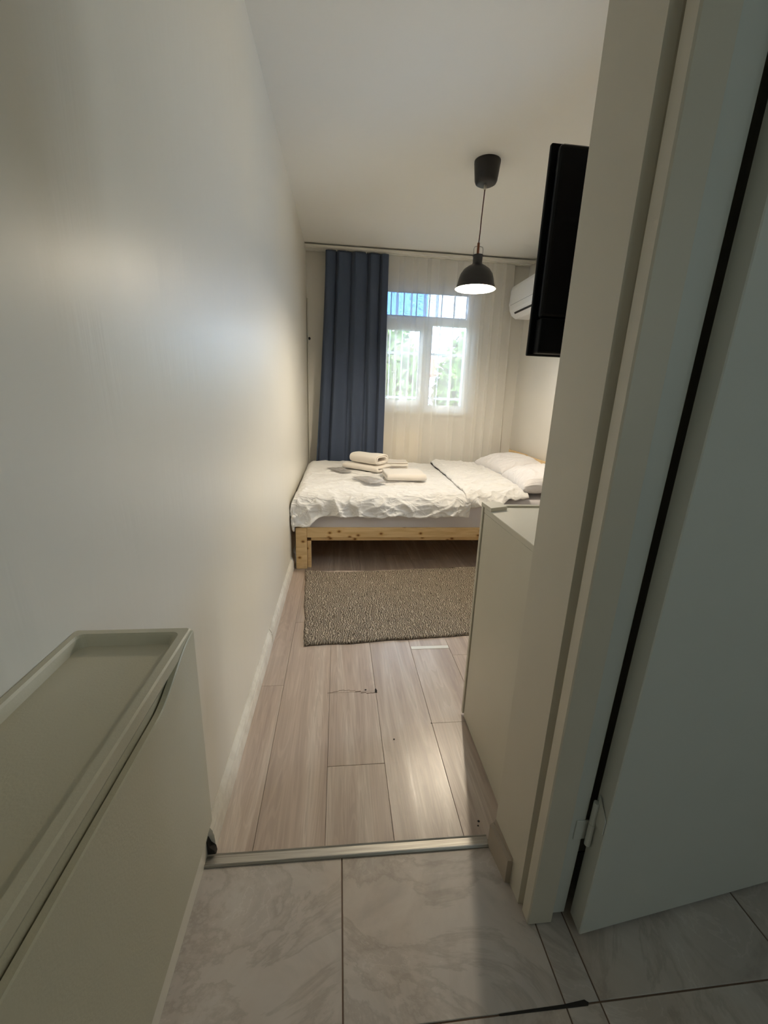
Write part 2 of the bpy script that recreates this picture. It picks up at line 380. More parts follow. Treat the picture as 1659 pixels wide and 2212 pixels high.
obj('floor_chip', bm, 'dark_crack', floor)
bm = bmesh.new(); box(bm, .365, .555, 1.778, 1.803, .0001, .0012, .0004)
obj('pale_joint_strip', bm, 'gloss_white', floor)['label'] = 'pale strip across the plank joint'
def tile(x0, x1, y0, y1, g=.0016):
    bm = box(bmesh.new(), x0+g, x1-g, y0+g, y1-g, -.008, 0)
    top = [e for e in bm.edges if all(abs(v.co.z) < 1e-6 for v in e.verts)]
    bmesh.ops.bevel(bm, geom=top, offset=.001, segments=1, affect='EDGES')
    return obj('tile', bm, 'stone_tile', floor)
struct(boxo('grout_bed', (-.36, 1.86, -1.6, .84, -.0075, -.0022), 'grout', floor))
txs = [-.349, .015, .474, .549, 1.01, 1.47, XR]
tys = [-1.6, -.869, -.409, .051, .511, .842]
for i, (x0, x1) in enumerate(zip(txs, txs[1:])):
    for j, (y0, y1) in enumerate(zip(tys, tys[1:])): tile(x0, x1, y0, y1 if not (x0 > .54 and j == 4) else .800)
obj('dark_gap', prism(bmesh.new(), [(.33, .509), (.47, .5075), (.52, .507), (.524, .5115), (.517, .5165), (.47, .5135), (.33, .5118)], 'z', .0002, .0008), 'dark_crack', floor)
# skirtings
bb_prof = [(0, 0), (.017, 0), (.0175, .012), (.0155, .05), (.0125, .06), (.0125, .066), (.004, .082), (.0025, .087), (0, .087)]
def skirt(name, y0, y1, mat='baseboard_pvc'):
    bm = bmesh.new(); A = []; B = []
    for p in bb_prof: A.append(bm.verts.new((wl(y0)+p[0]+.0005, y0, p[1]+.0005))); B.append(bm.verts.new((wl(y1)+p[0]+.0005, y1, p[1]+.0005)))
    bm.faces.new(A); bm.faces.new(B[::-1]); n = len(A)
    for i in range(n): bm.faces.new((A[i], B[i], B[(i+1) % n], A[(i+1) % n]))
    return bm
bl = struct(obj('baseboard_left', skirt('', .885, 1.85), 'baseboard_pvc'))
obj('far_length', skirt('', 1.857, 4.44), 'baseboard_pvc', bl)
obj('dark_end', prism(bmesh.new(), [(wl(.87)+.001, .001), (wl(.87)+.021, .001), (wl(.87)+.019, .018), (wl(.87)+.008, .03), (wl(.87)+.001, .05)], 'y', .868, .8845), 'dark_crack', bl)['label'] = 'dark broken end of the skirting'
bm = bmesh.new()
prism(bm, [(.4455, .74), (.433, .742), (.421, .838), (.4405, .8455)], 'z', .0005, .076)
prism(bm, [(.4455, .74), (.4425, .742), (.432, .838), (.4405, .8455)], 'z', .076, .083)
struct(obj('baseboard_right', bm, 'skirting_brown'))
# aluminium threshold strip
th = empty('threshold_strip', (.04, .85, 0), 'ridged aluminium threshold strip between tiles and wood laminate floor', 'threshold')
def tstrip(prof):
    bm = bmesh.new(); A = []; B = []
    for d, z in prof:
        A.append(bm.verts.new((-.342, .838+d*.98, z))); B.append(bm.verts.new((.4245, .830+d*1.0, z)))
    n = len(A); bm.faces.new(A); bm.faces.new(B[::-1])
    for i in range(n): bm.faces.new((A[i], B[i], B[(i+1) % n], A[(i+1) % n]))
    return bm
obj('strip_body', tstrip([(0, .0006), (.034, .0006), (.034, .004), (.031, .0065), (.0275, .0045), (.008, .0045), (.004, .0065), (0, .003)]), 'brushed_aluminium', th)

# door casing, frame and ajar door (the frame leans a little, as in the room)
LEAN = .020
def lean(bm, k=LEAN):
    for v in bm.verts: v.co.x += k*v.co.z
    return bm
dr = struct(empty('door_1', (.56, .64, 0)))
bm = bmesh.new(); prism(bm, [(.453, .653), (.456, .650), (.512, .650), (.512, .690), (.463, .690), (.463, .683), (.453, .680)], 'z', .002, CEIL-.004); obj('casing', lean(bm, .006), 'jamb_white', dr)
bm = bmesh.new(); prism(bm, [(.5125, .662), (.5490, .662), (.5490, .690), (.5125, .690)], 'z', .012, CEIL-.004); [setattr(v.co, 'x', v.co.x+(LEAN if v.co.x > .53 else .006)*v.co.z) for v in bm.verts]; obj('door_frame', bm, 'door_white', dr)
A = Vector((.562, .616)); D = Vector((.993, .113)).normalized(); Nn = Vector((-D.y, D.x))
def leafpt(u, v): p = A+D*u+Nn*v; return (p.x, p.y)
bm = bmesh.new(); prism(bm, [leafpt(.002, 0), leafpt(.80, 0), leafpt(.80, .044), (.5645, .660), leafpt(0, .002)], 'z', .012, 2.0)
obj('door_leaf', lean(bm), 'door_white', dr)
hg = empty('hinge_pivot', (0, 0, 0)); bpy.data.objects.remove(hg)
hx, hy = .5565, .650
bm = bmesh.new(); tube(bm, [(hx, hy, .245), (hx, hy, .3045)], .0065, 12); box(bm, .528, hx+.001, .6595, .6625, .248, .302, .0008); h1 = obj('hinge', lean(bm), 'door_white', dr)
bm = bmesh.new(); tube(bm, [(hx, hy, .3055), (hx, hy, .365)], .0065, 12)
prism(bm, [(leafpt(-.0018, .004)[1], .312), (leafpt(-.0018, .004)[1], .350), (hy, .385), (hy, .312)], 'x', leafpt(-.003, 0)[0], leafpt(-.001, 0)[0]); obj('hinge', lean(bm), 'door_white', dr)
tube_bm = tube(bmesh.new(), [leafpt(.74, 0)+(1.0,), leafpt(.74, -.05)+(1.0,), leafpt(.64, -.05)+(1.0,)], .009, 10); obj('handle', lean(tube_bm), 'steel', dr)

# window
win = struct(empty('window_1', (.875, 4.5, WZ0)))
Y0, Y1 = 4.47, 4.53
F = lambda n, d, m='pvc_white', b=.006: boxo(n, d, m, win, bev=b)
F('frame', (WX0, WX0+.06, Y0, Y1, WZ0, WZ1)); F('frame', (WX1-.075, WX1, Y0, Y1, WZ0, WZ1))
F('frame', (WX0+.06, WX1-.075, Y0, Y1, WZ1-.085, WZ1)); F('frame', (WX0+.06, WX1-.075, Y0, Y1, WZ0, WZ0+.075))
F('transom', (WX0+.06, WX1-.075, Y0, Y1, 1.905, 1.975)); F('mullion', (.845, .935, Y0, Y1, WZ0+.075, 1.905))
for d in ((WX0+.045, WX0+.10, 4.452, 4.50, WZ0+.055, 1.92), (.81, .865, 4.452, 4.50, WZ0+.055, 1.92), (WX0+.10, .81, 4.452, 4.50, 1.845, 1.92), (WX0+.10, .81, 4.452, 4.50, WZ0+.055, 1.175)): F('sash', d)
boxo('window_handle', (.832, .846, 4.425, 4.452, 1.50, 1.62), 'pvc_white', win, bev=.005)
boxo('pane', (WX0+.10, .81, 4.485, 4.490, 1.175, 1.845), 'glass_clear', win)
boxo('pane', (.935, WX1-.075, 4.502, 4.507, WZ0+.075, 1.905), 'glass_clear', win)
boxo('pane', (WX0+.06, .888, 4.502, 4.507, 1.975, WZ1-.085), 'glass_dimmed_blue', win)['label'] = 'patterned pane, tinted to show a dimmed blue sky'
boxo('pane', (.890, WX1-.075, 4.502, 4.507, 1.975, WZ1-.085), 'glass_dimmed_pale', win)['label'] = 'pale patterned pane, tinted to dim the sky'
for d in ((.933, .940, 4.464, 4.471, 1.13, 1.905), (WX1-.080, WX1-.073, 4.464, 4.471, 1.13, 1.905), (.806, .811, 4.447, 4.453, 1.175, 1.845), (WX0+.06, WX1-.075, 4.464, 4.471, WZ1-.09, WZ1-.084)):
    boxo('gasket', d, 'iron_grey', win)
boxo('window_sill', (WX0-.03, WX1+.03, 4.405, 4.47, WZ0-.022, WZ0-.001), 'gloss_white', win, bev=.004)
added_win = struct(empty('added_window', (XR+.1, 1.825, SZ0)))  # invented side window out of view, added to brighten the room
for d in ((SY0, SY0+.06, SZ0, SZ1), (SY1-.06, SY1, SZ0, SZ1), (SY0+.06, SY1-.06, SZ1-.06, SZ1), (SY0+.06, SY1-.06, SZ0, SZ0+.06), (1.81, 1.84, SZ0+.06, SZ1-.06)):
    boxo('frame', (XR+.06, XR+.11, *d), 'pvc_white', added_win, bev=.005)
for a, b in ((SY0+.06, 1.81), (1.84, SY1-.06)): boxo('pane', (XR+.083, XR+.088, a, b, SZ0+.06, SZ1-.06), 'glass_clear', added_win)
gr = empty('window_grille', (.875, 4.74, WZ0), 'iron security grille of thin bars outside the window', 'grille')
for k in range(8):
    x = WX0+.02+.135*k; obj('bar', tube(bmesh.new(), [(x, 4.74, WZ0-.1), (x, 4.74, WZ1+.1)], .006, 8), 'iron_grey', gr, smooth=True)
for z in (1.2, 1.66, 2.02): boxo('cross_bar', (WX0-.1, WX1+.1, 4.728, 4.733, z-.012, z+.012), 'iron_grey', gr)

# ------------------------------------------------------------------ outside
struct(boxo('ground', (-9, 12, 4.9, 16, -.6, -.5), 'soil'))
hs = empty('neighbour_house', (1.5, 11, -.5), 'pale pink house with a tiled roof across the garden', 'house')
boxo('house_wall', (-.2, 2.2, 10.5, 13, -.5, 1.75), 'house_wall', hs)
bm = bmesh.new(); prism(bm, [(10.2, 1.75), (11.8, 2.3), (13.3, 1.75)], 'x', -.5, 2.5); obj('roof', bm, 'roof_tile', hs)
for x in (.2, 1.3):
    w = boxo('house_window', (x, x+.6, 10.46, 10.51, .9, 1.8), 'pvc_white', hs); boxo('pane', (x+.06, x+.54, 10.45, 10.465, .96, 1.74), 'tv_gloss', w)
def shrub(x, y, r, h, n, mat, label, seed):
    rnd = random.Random(seed); root = empty('garden_shrub', (x, y, -.5), label, 'shrub', 'shrubs in the garden beyond the window')
    bm = bmesh.new()
    for k in range(5): tube(bm, [(x+rnd.uniform(-.1, .1), y, -.5), (x+rnd.uniform(-.3, .3)*r, y+rnd.uniform(-.3, .3)*r, h*.5), (x+rnd.uniform(-.6, .6)*r, y+rnd.uniform(-.5, .5)*r, h*.85)], .02, 6)
    obj('stem', bm, 'bark', root)
    bm = bmesh.new()
    for k in range(n):
        a = rnd.uniform(0, 6.28); b = rnd.uniform(-1, 1); q = rnd.random()**.4
        c = Vector((x+r*q*math.cos(a)*math.sqrt(1-b*b), y+r*q*math.sin(a)*math.sqrt(1-b*b), h*.5-.25+(h*.5+.25)*q*b))
        u = Vector((rnd.uniform(-1, 1), rnd.uniform(-1, 1), rnd.uniform(-1, 1))).normalized(); w = u.cross(Vector((rnd.uniform(-1, 1), rnd.uniform(-1, 1), .3))).normalized(); s = rnd.uniform(.06, .11)
        vs = [bm.verts.new(c+p) for p in (-u*s, w*s*.4, u*s, -w*s*.4)]; bm.faces.new(vs)
    tag(obj('foliage', bm, mat, root, smooth='raw'), kind='stuff')
shrub(.76, 6.3, .50, 2.2, 6000, 'leaf_green', 'leafy green shrub seen through the left window sash', 1)
shrub(1.90, 6.5, .50, 2.15, 6000, 'leaf_green', 'low green shrub seen through the right window pane', 2)
shrub(3.2, 7.9, .75, 2.3, 2400, 'leaf_yellow', 'taller yellow-green shrub at the right edge of the window', 3)
shrub(-1.4, 7.6, .8, 2.1, 1200, 'leaf_green', 'green shrub hidden mostly behind the blue curtain', 4)

# ------------------------------------------------------------------ curtains
rl = empty('curtain_rail', (.77, 4.30, 2.49), 'white double-track curtain rail along the ceiling above the window', 'curtain rail')
bm = bmesh.new(); prism(bm, [(y_+.036, z_) for y_, z_ in ((4.24, 2.476), (4.242, 2.494), (4.37, 2.494), (4.37, 2.476), (4.345, 2.476), (4.345, 2.481), (4.332, 2.481), (4.332, 2.476), (4.292, 2.476), (4.292, 2.481), (4.278, 2.481), (4.278, 2.476))], 'x', -.305, 1.845); obj('rail_profile', bm, 'gloss_white', rl)
for x in (-.2, .5, 1.15, 1.75): boxo('ceiling_bracket', (x-.015, x+.015, 4.33, 4.39, 2.4935, 2.511), 'gloss_white', rl)
for x in (-.3085, 1.8485): boxo('end_cap', (x-.003, x+.003, 4.275, 4.407, 2.474, 2.496), 'gloss_white', rl)
bc = empty('blue_curtain', (.15, 4.285, .03), 'heavy slate-blue curtain hanging in folds at left of the window', 'curtain')
def blue(u, v):
    s = v**1.3
    xt = -.136+.586*u; xb = -.268+.734*u
    x = xt+(xb-xt)*s
    ph = u*4.6+.15*math.sin(u*7)
    a = .062*(1-.35*s)
    fold = 1-2*abs(math.sin(ph*math.pi+.3))**.55
    ph2 = u*7.3+.4*nz(u*3, 1); fold2 = math.sin(ph2*2*math.pi)
    y = 4.322+max(-.030, .5*a*fold*(1-s*.35)+.016*s*fold2+.006*nz(u*9, v*2.5))
    x += .014*math.cos(ph*2*math.pi+.6)*(1-s*.4)+.012*s*nz(u*6, v*3, 5)
    z = 2.472-2.43*v
    if v == 0: z -= .006*(1-fold)*.8
    return (x, y, z)
o = obj('cloth', (lambda b: (grid(b, 300, 90, blue), b)[1])(bmesh.new()), 'curtain_blue', bc, smooth=True)
m = o.modifiers.new('thick', 'SOLIDIFY'); m.thickness = .003
for k in range(7): x = -.12+.09*k; boxo('glider', (x, x+.012, 4.316, 4.324, 2.462, 2.478), 'gloss_white', bc)
sc_ = empty('sheer_curtain', (1.05, 4.338, .03), 'white sheer curtain hanging in pleats across the window', 'curtain')
def sheer(u, v):
    s = v
    xt = .36+1.315*u; xb = .34+1.385*u; x = xt+(xb-xt)*s
    w = u*9+.55*nz(u*3.3, 2)+3.2*max(0, u-.62)+.10*nz(u*6, v*1.2, 7); ph = w*2*math.pi
    a = .026+.010*nz(u*6, 9); g = .052+.03*nz(u*7, 3)
    y = 4.372+a*math.sin(ph)*(.7+.3*s)+.004*nz(u*20, v*3)
    x += g*(math.sin(ph+1.2)*.62+.30*math.sin(2*ph+.5))*(.8+.3*s)+.010*s*nz(u*5, v*2.2, 4)
    return (x, y, 2.472-2.435*v)
o = obj('cloth', (lambda b: (grid(b, 620, 40, sheer), b)[1])(bmesh.new()), 'sheer_voile', sc_, smooth=True)
bm = bmesh.new(); grid(bm, 300, 2, lambda u, v: (sheer(u, v*.022)[0], sheer(u, v*.022)[1]-.0025, 2.472-.055*v)); obj('header_tape', bm, 'sheer_voile', sc_, smooth=True)

# radiator, pipe, hook
rd = empty('radiator', (.46, 4.40, .35), 'white ribbed panel radiator under the window behind the sheer curtain', 'radiator')
bm = bmesh.new(); box(bm, .04, .885, 4.412, 4.432, .35, .845, .006)
for k in range(21): x = .065+.0395*k; box(bm, x, x+.022, 4.405, 4.413, .38, .82, .004)
obj('panel', bm, 'radiator_white', rd); boxo('top_grille', (.04, .885, 4.408, 4.434, .845, .853), 'radiator_white', rd, bev=.002)
for x in (.12, .8): boxo('bracket', (x, x+.03, 4.431, 4.4405, .4, .8), 'radiator_white', rd)
obj('valve', tube(bmesh.new(), [(.0, 4.41, .37), (.045, 4.41, .37)], .012, 10), 'steel', rd, smooth=True)
pp = empty('heating_pipe', (-.300, 4.425, 0), 'thin white pipe running up the left back corner beside the curtain', 'pipe')
obj('pipe_run', tube(bmesh.new(), [(-.3, 4.428, .0), (-.301, 4.428, 1.2), (-.303, 4.428, 2.08)], .006, 10), 'gloss_white', pp, smooth=True)
bm = bmesh.new(); lathe(bm, [(.002, 0), (.013, .002), (.013, .012), (.006, .018), (.0, .018)], (0, 0), 16)
for v in bm.verts: v.co = Vector((-.288+v.co.x, 4.4395-v.co.z, 1.723+v.co.y))
tag(obj('wall_knob', bm, 'lamp_black', smooth=True), 'small round dark knob on the back wall left of the blue curtain', 'knob')

# ------------------------------------------------------------------ bed
bed = empty('bed_frame', (.77, 3.5, 0), 'knotty pine double bed frame with plain legs and low headboard', 'bed')
P = lambda n, d, b=.003: boxo(n, d, 'pine', bed, bev=b, origin=((d[0]+d[1])/2, (d[2]+d[3])/2, (d[4]+d[5])/2))
P('front_rail', (-.215, 1.80, 2.79, 2.815, .234, .308)); P('front_ledge', (-.188, 1.80, 2.815, 2.845, .204, .2345))
P('back_rail', (-.215, 1.80, 4.255, 4.28, .234, .308)); P('foot_rail', (-.29, -.265, 2.862, 4.21, .204, .308))
for x, y in ((-.292, 2.79), (-.292, 4.21), (1.755, 2.79), (1.755, 4.21)):
    top = .307 if x < 0 else .66
    P('leg', (x, x+.076, y, y+.07, 0, top)); s = 1 if x < 0 else -1
    if x < 0: P('leg_strip', (x+.0765, x+.104, y+.024 if y < 3 else y, (y+.06), 0, .204), .002)
P('headboard', (1.80, 1.825, 2.79, 3.86, .56, .698)); P('headboard', (1.80, 1.825, 3.866, 4.28, .56, .706)); P('headboard', (1.805, 1.825, 2.79, 4.28, .30, .45))
P('slat_base', (-.26, 1.80, 2.82, 4.25, .236, .250))
mt = obj('mattress', box(bmesh.new(), -.272, 1.785, 2.802, 4.252, .252, .512, .045, 4), 'sheet_shaded', None, smooth=True, origin=(.75, 3.5, .252))
tag(mt, 'thick mattress in a white fitted sheet coloured as in shade on the pine bed', 'mattress')

def fold1d(s, lo, hi, r):
    """distance along cloth -> (position, drop) over rounded edges at lo and hi"""
    q = r*math.pi/2
    if s > hi-r:
        t = s-(hi-r)
        return (hi-r+r*math.sin(t/r), r*(1-math.cos(t/r))) if t < q else (hi, r+t-q)
    if s < lo+r:
        t = (lo+r)-s
        return (lo+r-r*math.sin(t/r), r*(1-math.cos(t/r))) if t < q else (lo, r+t-q)
    return (s, 0)
def wr(x, y, k, seed):
    """crumpled-linen relief"""
    wx = x+.10*nz(x*2.2, y*2.2, seed); wy = y+.10*nz(x*2.2+7, y*2.2, seed)
    a = ridg(wx*3.2+wy*1.4, wy*6.5-wx*2.0, seed); b = ridg(wx*8+wy*4, wy*13-wx*6, seed+3); c = nz(wx*1.6, wy*1.6, seed+9)
    return k*(.55*max(0, a)**2.2+.30*max(0, b)**2+.5*c)
def duvet(name, s0, s1, t0, t1, xl, xh, top, nu, nv, k, seed, label, edge=None, hem=None, mat='linen_white'):
    def fn(u, v):
        t = t0+(t1-t0)*v
        a, b = s0, s1
        if edge: a, b = edge(v, a, b)
        s = a+(b-a)*u
        if hem and v < .3: t += hem(u)*(1-v/.3)
        X, dx = fold1d(s, xl, xh, .07); Y, dy = fold1d(t, 2.778, 4.275, .085)
        d = max(dx, dy)+.25*min(dx, dy)
        front = min(1, dy/.08); side = min(1, dx/.08)
        amp = k*(1+.9*front)
        n = wr(s, t, amp, seed)
        if front > 0: n += front*.026*max(0, ridg(s*5+t*3.5, t*4.2-s*.9, seed+5))**2
        n *= min(1, 8*min(u, 1-u)+.25)
        z = top-d+.04*max(0, (t-2.9))/1.3*0
        nx = 0
        # keep hanging parts puffed outwards
        if dy > .03: Y += -(n*.9)*front if t < 3.5 else n*front
        if dx > .03: X += (-n*.35 if s < 0 else n*.35)*side
        z += n*(1-.75*max(front, side))
        return (X, Y, z)
    bm = bmesh.new(); grid(bm, nu, nv, fn)
    o = obj(name, bm, mat, None, smooth=True, origin=((s0+s1)/2, 3.5, top))
    m = o.modifiers.new('thick', 'SOLIDIFY'); m.thickness = .014; m.offset = -1
    m = o.modifiers.new('soft', 'SUBSURF'); m.levels = 1; m.render_levels = 1
    tag(o, label, 'duvet'); return o
LE = lambda v, a, b: (a, b+.02*nz(v*6, 1)+.02*v)
def lhem(u): return -.018-.062*max(0, min(1, (.225-u)/.05))+.02*nz(u*9, 4)+.010*nz(u*25, 2)
duvet('duvet', -.44, .93, 2.672, 4.40, -.302, 3, .548, 210, 240, .024, 2.0, 'smooth white duvet spread over the left end of the bed, under the towels', LE, lhem)
RE = lambda v, a, b: (a+.055*v+.012*nz(v*7, 3), b+.12*v+.02*nz(v*5, 8))
def rhem(u): return .08*u+.04*max(0, 1-u*4)*-.4+.02*nz(u*8, 6)
duvet('duvet', .895, 1.37, 2.70, 4.33, -1, 3, .568, 90, 220, .034, 11.0, 'crumpled white duvet lying between the towels and the pillows', RE, rhem)

def pillow(cx, cy, cz, lx, ly, h, rz, tilt, label, seed):
    root = None
    def fn(u, v):
        a = 2*u-1; b = 2*v-1
        e = (max(0, 1-abs(a)**2.6)*max(0, 1-abs(b)**2.6))**.42
        x = lx/2*a*(1-.07*(1-abs(b)**2)*abs(a)**4); y = ly/2*b*(1-.07*(1-abs(a)**2)*abs(b)**4)
        return x, y, e
    bm = bmesh.new(); n = 56; R = Matrix.Rotation(rz, 3, 'Z') @ Matrix.Rotation(tilt, 3, 'Y')
    def side(sg):
        def f(u, v):
            x, y, e = fn(u, v); z = sg*h/2*e
            w = .016*e*(ridg(x*7+y*3, y*9-x*4, seed)**2)+.010*nz(x*5, y*5, seed)*e
            if sg > 0: z += w
            return tuple(Vector((cx, cy, cz))+R @ Vector((x, y, z)))
        return f
    grid(bm, n, n, side(1)); grid(bm, n, n, side(-1)); bmesh.ops.remove_doubles(bm, verts=bm.verts, dist=.0006)
    o = obj('pillow', bm, 'pillow_cotton', None, smooth=True, origin=(cx, cy, cz)); tag(o, label, 'pillow', 'pillows at the head of the bed'); return o
pillow(1.61, 3.82, .62, .42, .64, .16, math.radians(4), math.radians(-9), 'far plump white pillow, next to the sheer curtain', 1.0)
pillow(1.57, 3.10, .620, .42, .60, .17, math.radians(-6), math.radians(-9), 'near plump white pillow, just above the dresser top', 6.0)

# ------------------------------------------------------------------ towels and packets on the duvet
def towel(cx, cy, z, L, Dp, H, layers, rz, label, roll=False):
    """a strip of cloth folded back and forth, fold edges along the long side"""
    path = []; t = H/layers; r = t/2
    for k in range(layers):
        y0, y1 = (-Dp/2+r, Dp/2-r) if k % 2 == 0 else (Dp/2-r, -Dp/2+r)
        zc = r+k*t
        for i in range(7): path.append((y0+(y1-y0)*i/6, zc))
        if k < layers-1:
            sg = 1 if k % 2 == 0 else -1
            for i in range(1, 6):
                a = -math.pi/2+math.pi*i/6; path.append((y1+sg*r*math.cos(a), zc+r+r*math.sin(a)))
    if roll:   # wrap the outside once round so only a rounded roll shows
        path = [(Dp/2*math.cos(a)*(1-.10*i/40)*.98, H/2+H/2*math.sin(a)*(1-.16*i/40)) if False else
                ((abs(math.cos(a))**.6)*math.copysign(1, math.cos(a))*Dp/2*(1-.42*i/44), H/2+(abs(math.sin(a))**.75)*math.copysign(1, math.sin(a))*H/2*(1-.52*i/44)) for i, a in [(i, -.6+i*2*math.pi/22) for i in range(45)]]
        thick = H*.16
    else: thick = t*.86
    c, s = math.cos(rz), math.sin(rz); bm = bmesh.new(); nl = 14
    V = []
    for i, (py, pz) in enumerate(path):
        row = []
        for j in range(nl+1):
            x = L*(j/nl-.5)*(1-.012*math.sin(i*.7)); w = .004*nz(x*9+i*.05, py*9, pz*20+cx)
            yy = py+w; zz = z+pz+w+.003*nz(x*6, i*.2, cy)
            row.append(bm.verts.new((cx+c*x-s*yy, cy+s*x+c*yy, zz)))
        V.append(row)
    for a, b in zip(V, V[1:]):
        for j in range(nl): bm.faces.new((a[j], a[j+1], b[j+1], b[j]))
    o = obj('towel', bm, 'terry', None, smooth=True, origin=(cx, cy, z))
    m = o.modifiers.new('thick', 'SOLIDIFY'); m.thickness = thick; m.offset = 0
    m = o.modifiers.new('round', 'SUBSURF'); m.levels = 1; m.render_levels = 1
    tag(o, label, 'towel', 'folded towels on the bed')
TZ = .566
towel(.26, 3.735, TZ, .40, .22, .052, 2, math.radians(140), 'flat folded cream towel at the bottom of the towel stack')
towel(.27, 3.73, TZ+.054, .31, .19, .088, 3, math.radians(-44), 'thick rolled cream towel on top of the towel stack', roll=True)
towel(.525, 3.90, TZ, .25, .24, .055, 4, math.radians(-4), 'thin folded cream towel behind, right of the towel stack')
towel(.53, 3.34, TZ, .32, .32, .056, 2, math.radians(182), 'wide folded cream towel nearest the camera, right of the packets')
def packet(pts, z, h, label):
    cx = sum(p[0] for p in pts)/4; cy = sum(p[1] for p in pts)/4
    bm = bmesh.new()
    def P_(u, v):
        a = [pts[0][i]*(1-u)*(1-v)+pts[1][i]*u*(1-v)+pts[2][i]*u*v+pts[3][i]*(1-u)*v for i in (0, 1)]; return a
    def f(sg):
        def g(u, v):
            p = P_(u, v); e = (max(0, 1-abs(2*u-1)**3)*max(0, 1-abs(2*v-1)**3))**.5
            return (p[0], p[1], z+h/2+sg*h/2*e*(1+.6*nz(u*4, v*4, cx*9))+.012*max(0, v-.6)*0)
        return g
    grid(bm, 24, 24, f(1)); grid(bm, 24, 24, f(-1)); bmesh.ops.remove_doubles(bm, verts=bm.verts, dist=.0003)
    o = obj('clear_packet', bm, 'clear_packet', None, smooth=True, origin=(cx, cy, z)); tag(o, label, 'packet', 'clear packets on the bed')
packet([(-.105, 3.71), (.02, 3.50), (.12, 3.53), (.04, 3.74)], TZ-.002, .018, 'flat grey clear-plastic packet left of the towel stack')
packet([(.11, 3.28), (.235, 3.02), (.375, 3.10), (.25, 3.31)], TZ-.002, .024, 'shiny clear-plastic packet in front of the wide folded towel')

# ------------------------------------------------------------------ rug
rg = empty('rug', (.5, 2.3, 0), 'beige-brown chunky woven rug lying on the floor beside the bed', 'rug')
ca, sa = math.cos(math.radians(3.9)), math.sin(math.radians(3.9))
def rugf(top):
    def f(u, v):
        x = 1.5*u; y = .862*v
        e = min(1, min(u*1.5, (1-u)*1.5, v*.862, (1-v)*.862)/.012)
        x += .010*nz(v*5, 2)*(1-u)+.004*nz(v*17, u*3); y += .016*nz(u*6, 5)*v+.010*nz(u*9, 1)*(1-v)+.003*nz(u*30, v*20)
        cr = max(0, .11-u)/.11*max(0, v-.86)/.14
        y += .03*cr
        z = .002+(.011*math.sqrt(max(0, e*(2-e)))+.004*nz(u*10, v*7, 3)*e+.016*max(0, nz(u*4.5, .3, 8))*max(0, v-.8)/.2*e if top else 0)
        if top: z += .0016*e*nz(x*70, y*60)+.0012*e*nz(x*140, y*30)
        z += .014*cr
        return (-.164+ca*x-sa*y, 1.826+sa*x+ca*y, z+.0015)
    return f
bm = bmesh.new(); grid(bm, 260, 150, rugf(True)); grid(bm, 260, 150, rugf(False)); bmesh.ops.remove_doubles(bm, verts=bm.verts, dist=.0004)
obj('pile', bm, 'rug_jute', rg, smooth=True)
bm = bmesh.new(); prism(bm, [(-.170, 1.87), (-.158, 1.85), (-.148, 1.905), (-.172, 1.908)], 'z', .0012, .0024); obj('care_label', bm, 'gloss_white', rg)['label'] = 'small white tag at the rug corner'

# ------------------------------------------------------------------ dresser
ds = empty('dresser', (.9, 1.15, 0), 'plain white chest of drawers standing behind the wall end on the right', 'dresser')
DX0, DX1, DY0, DY1, DT = .494, 1.20, .862, 1.318, .850
boxo('side_panel', (DX0, DX0+.016, DY0, DY1, .003, DT-.018), 'dresser_white', ds, bev=.0012); boxo('side_panel', (DX1-.016, DX1, DY0, DY1, .003, DT-.018), 'dresser_white', ds, bev=.0012)
boxo('back_panel', (DX0+.016, DX1-.016, DY0, DY0+.008, .02, DT-.018), 'dresser_white', ds); boxo('plinth', (DX0+.016, DX1-.016, DY1-.03, DY1-.014, .003, .06), 'dresser_white', ds)
boxo('top_panel', (DX0-.001, DX1+.001, DY0, DY1+.002, DT-.0175, DT), 'dresser_white', ds, bev=.0015)
zs = [.064, .26, .456, .652, .846]
for k, (a, b) in enumerate(zip(zs, zs[1:])):
    f_ = boxo('drawer_front', (DX0+.001, DX1-.001, DY1+.007, DY1+.026, a+.002, b-.002), 'dresser_white', ds, bev=.002)
    for x in (.72, .98): obj('knob', tube(bmesh.new(), [(x, DY1+.026, (a+b)/2), (x, DY1+.045, (a+b)/2)], .012, 12), 'steel', f_, smooth=True)
boxo('front_stile', (DX0-.004, DX0+.012, DY1+.0065, DY1+.022, .01, DT+.001), 'dresser_white', ds, bev=.0015)
boxo('rear_lip', (DX0+.05, DX1, DY1+.0065, DY1+.024, DT-.002, DT+.006), 'dresser_white', ds, bev=.0015)
bm = bmesh.new(); prism(bm, [(DX0-.002, DY1+.03), (DX0+.0005, DY1-.055), (DX0+.065, DY1-.030), (DX0+.062, DY1+.03)], 'z', DT+.0005, DT+.013); obj('corner_plate', bm, 'dresser_white', ds)

# ------------------------------------------------------------------ television on a bracket
tv = empty('television', (.84, 1.09, 1.53), 'black flat-screen television on an arm, seen obliquely from behind', 'television')
TX0, TX1, TZ0, TZ1 = .474, 1.20, 1.313, 1.764
def tvx(bm):
    for v in bm.verts: v.co.x += .010*(v.co.z-1.54)*-1.6*0
    return bm
boxo('bezel', (TX0, TX1, 1.080, 1.092, TZ0, TZ1), 'tv_black', tv, bev=.003, seg=2)
boxo('back_cover', (TX0+.012, TX1-.012, 1.058, 1.081, TZ0+.085, TZ1-.008), 'tv_gloss', tv, bev=.01, seg=3)
boxo('lower_cover', (TX0+.012, TX1-.012, 1.048, 1.081, TZ0+.004, TZ0+.084), 'tv_black', tv, bev=.004, seg=2)
boxo('screen', (TX0+.008, TX1-.008, 1.0915, 1.094, TZ0+.01, TZ1-.008), 'tv_gloss', tv)
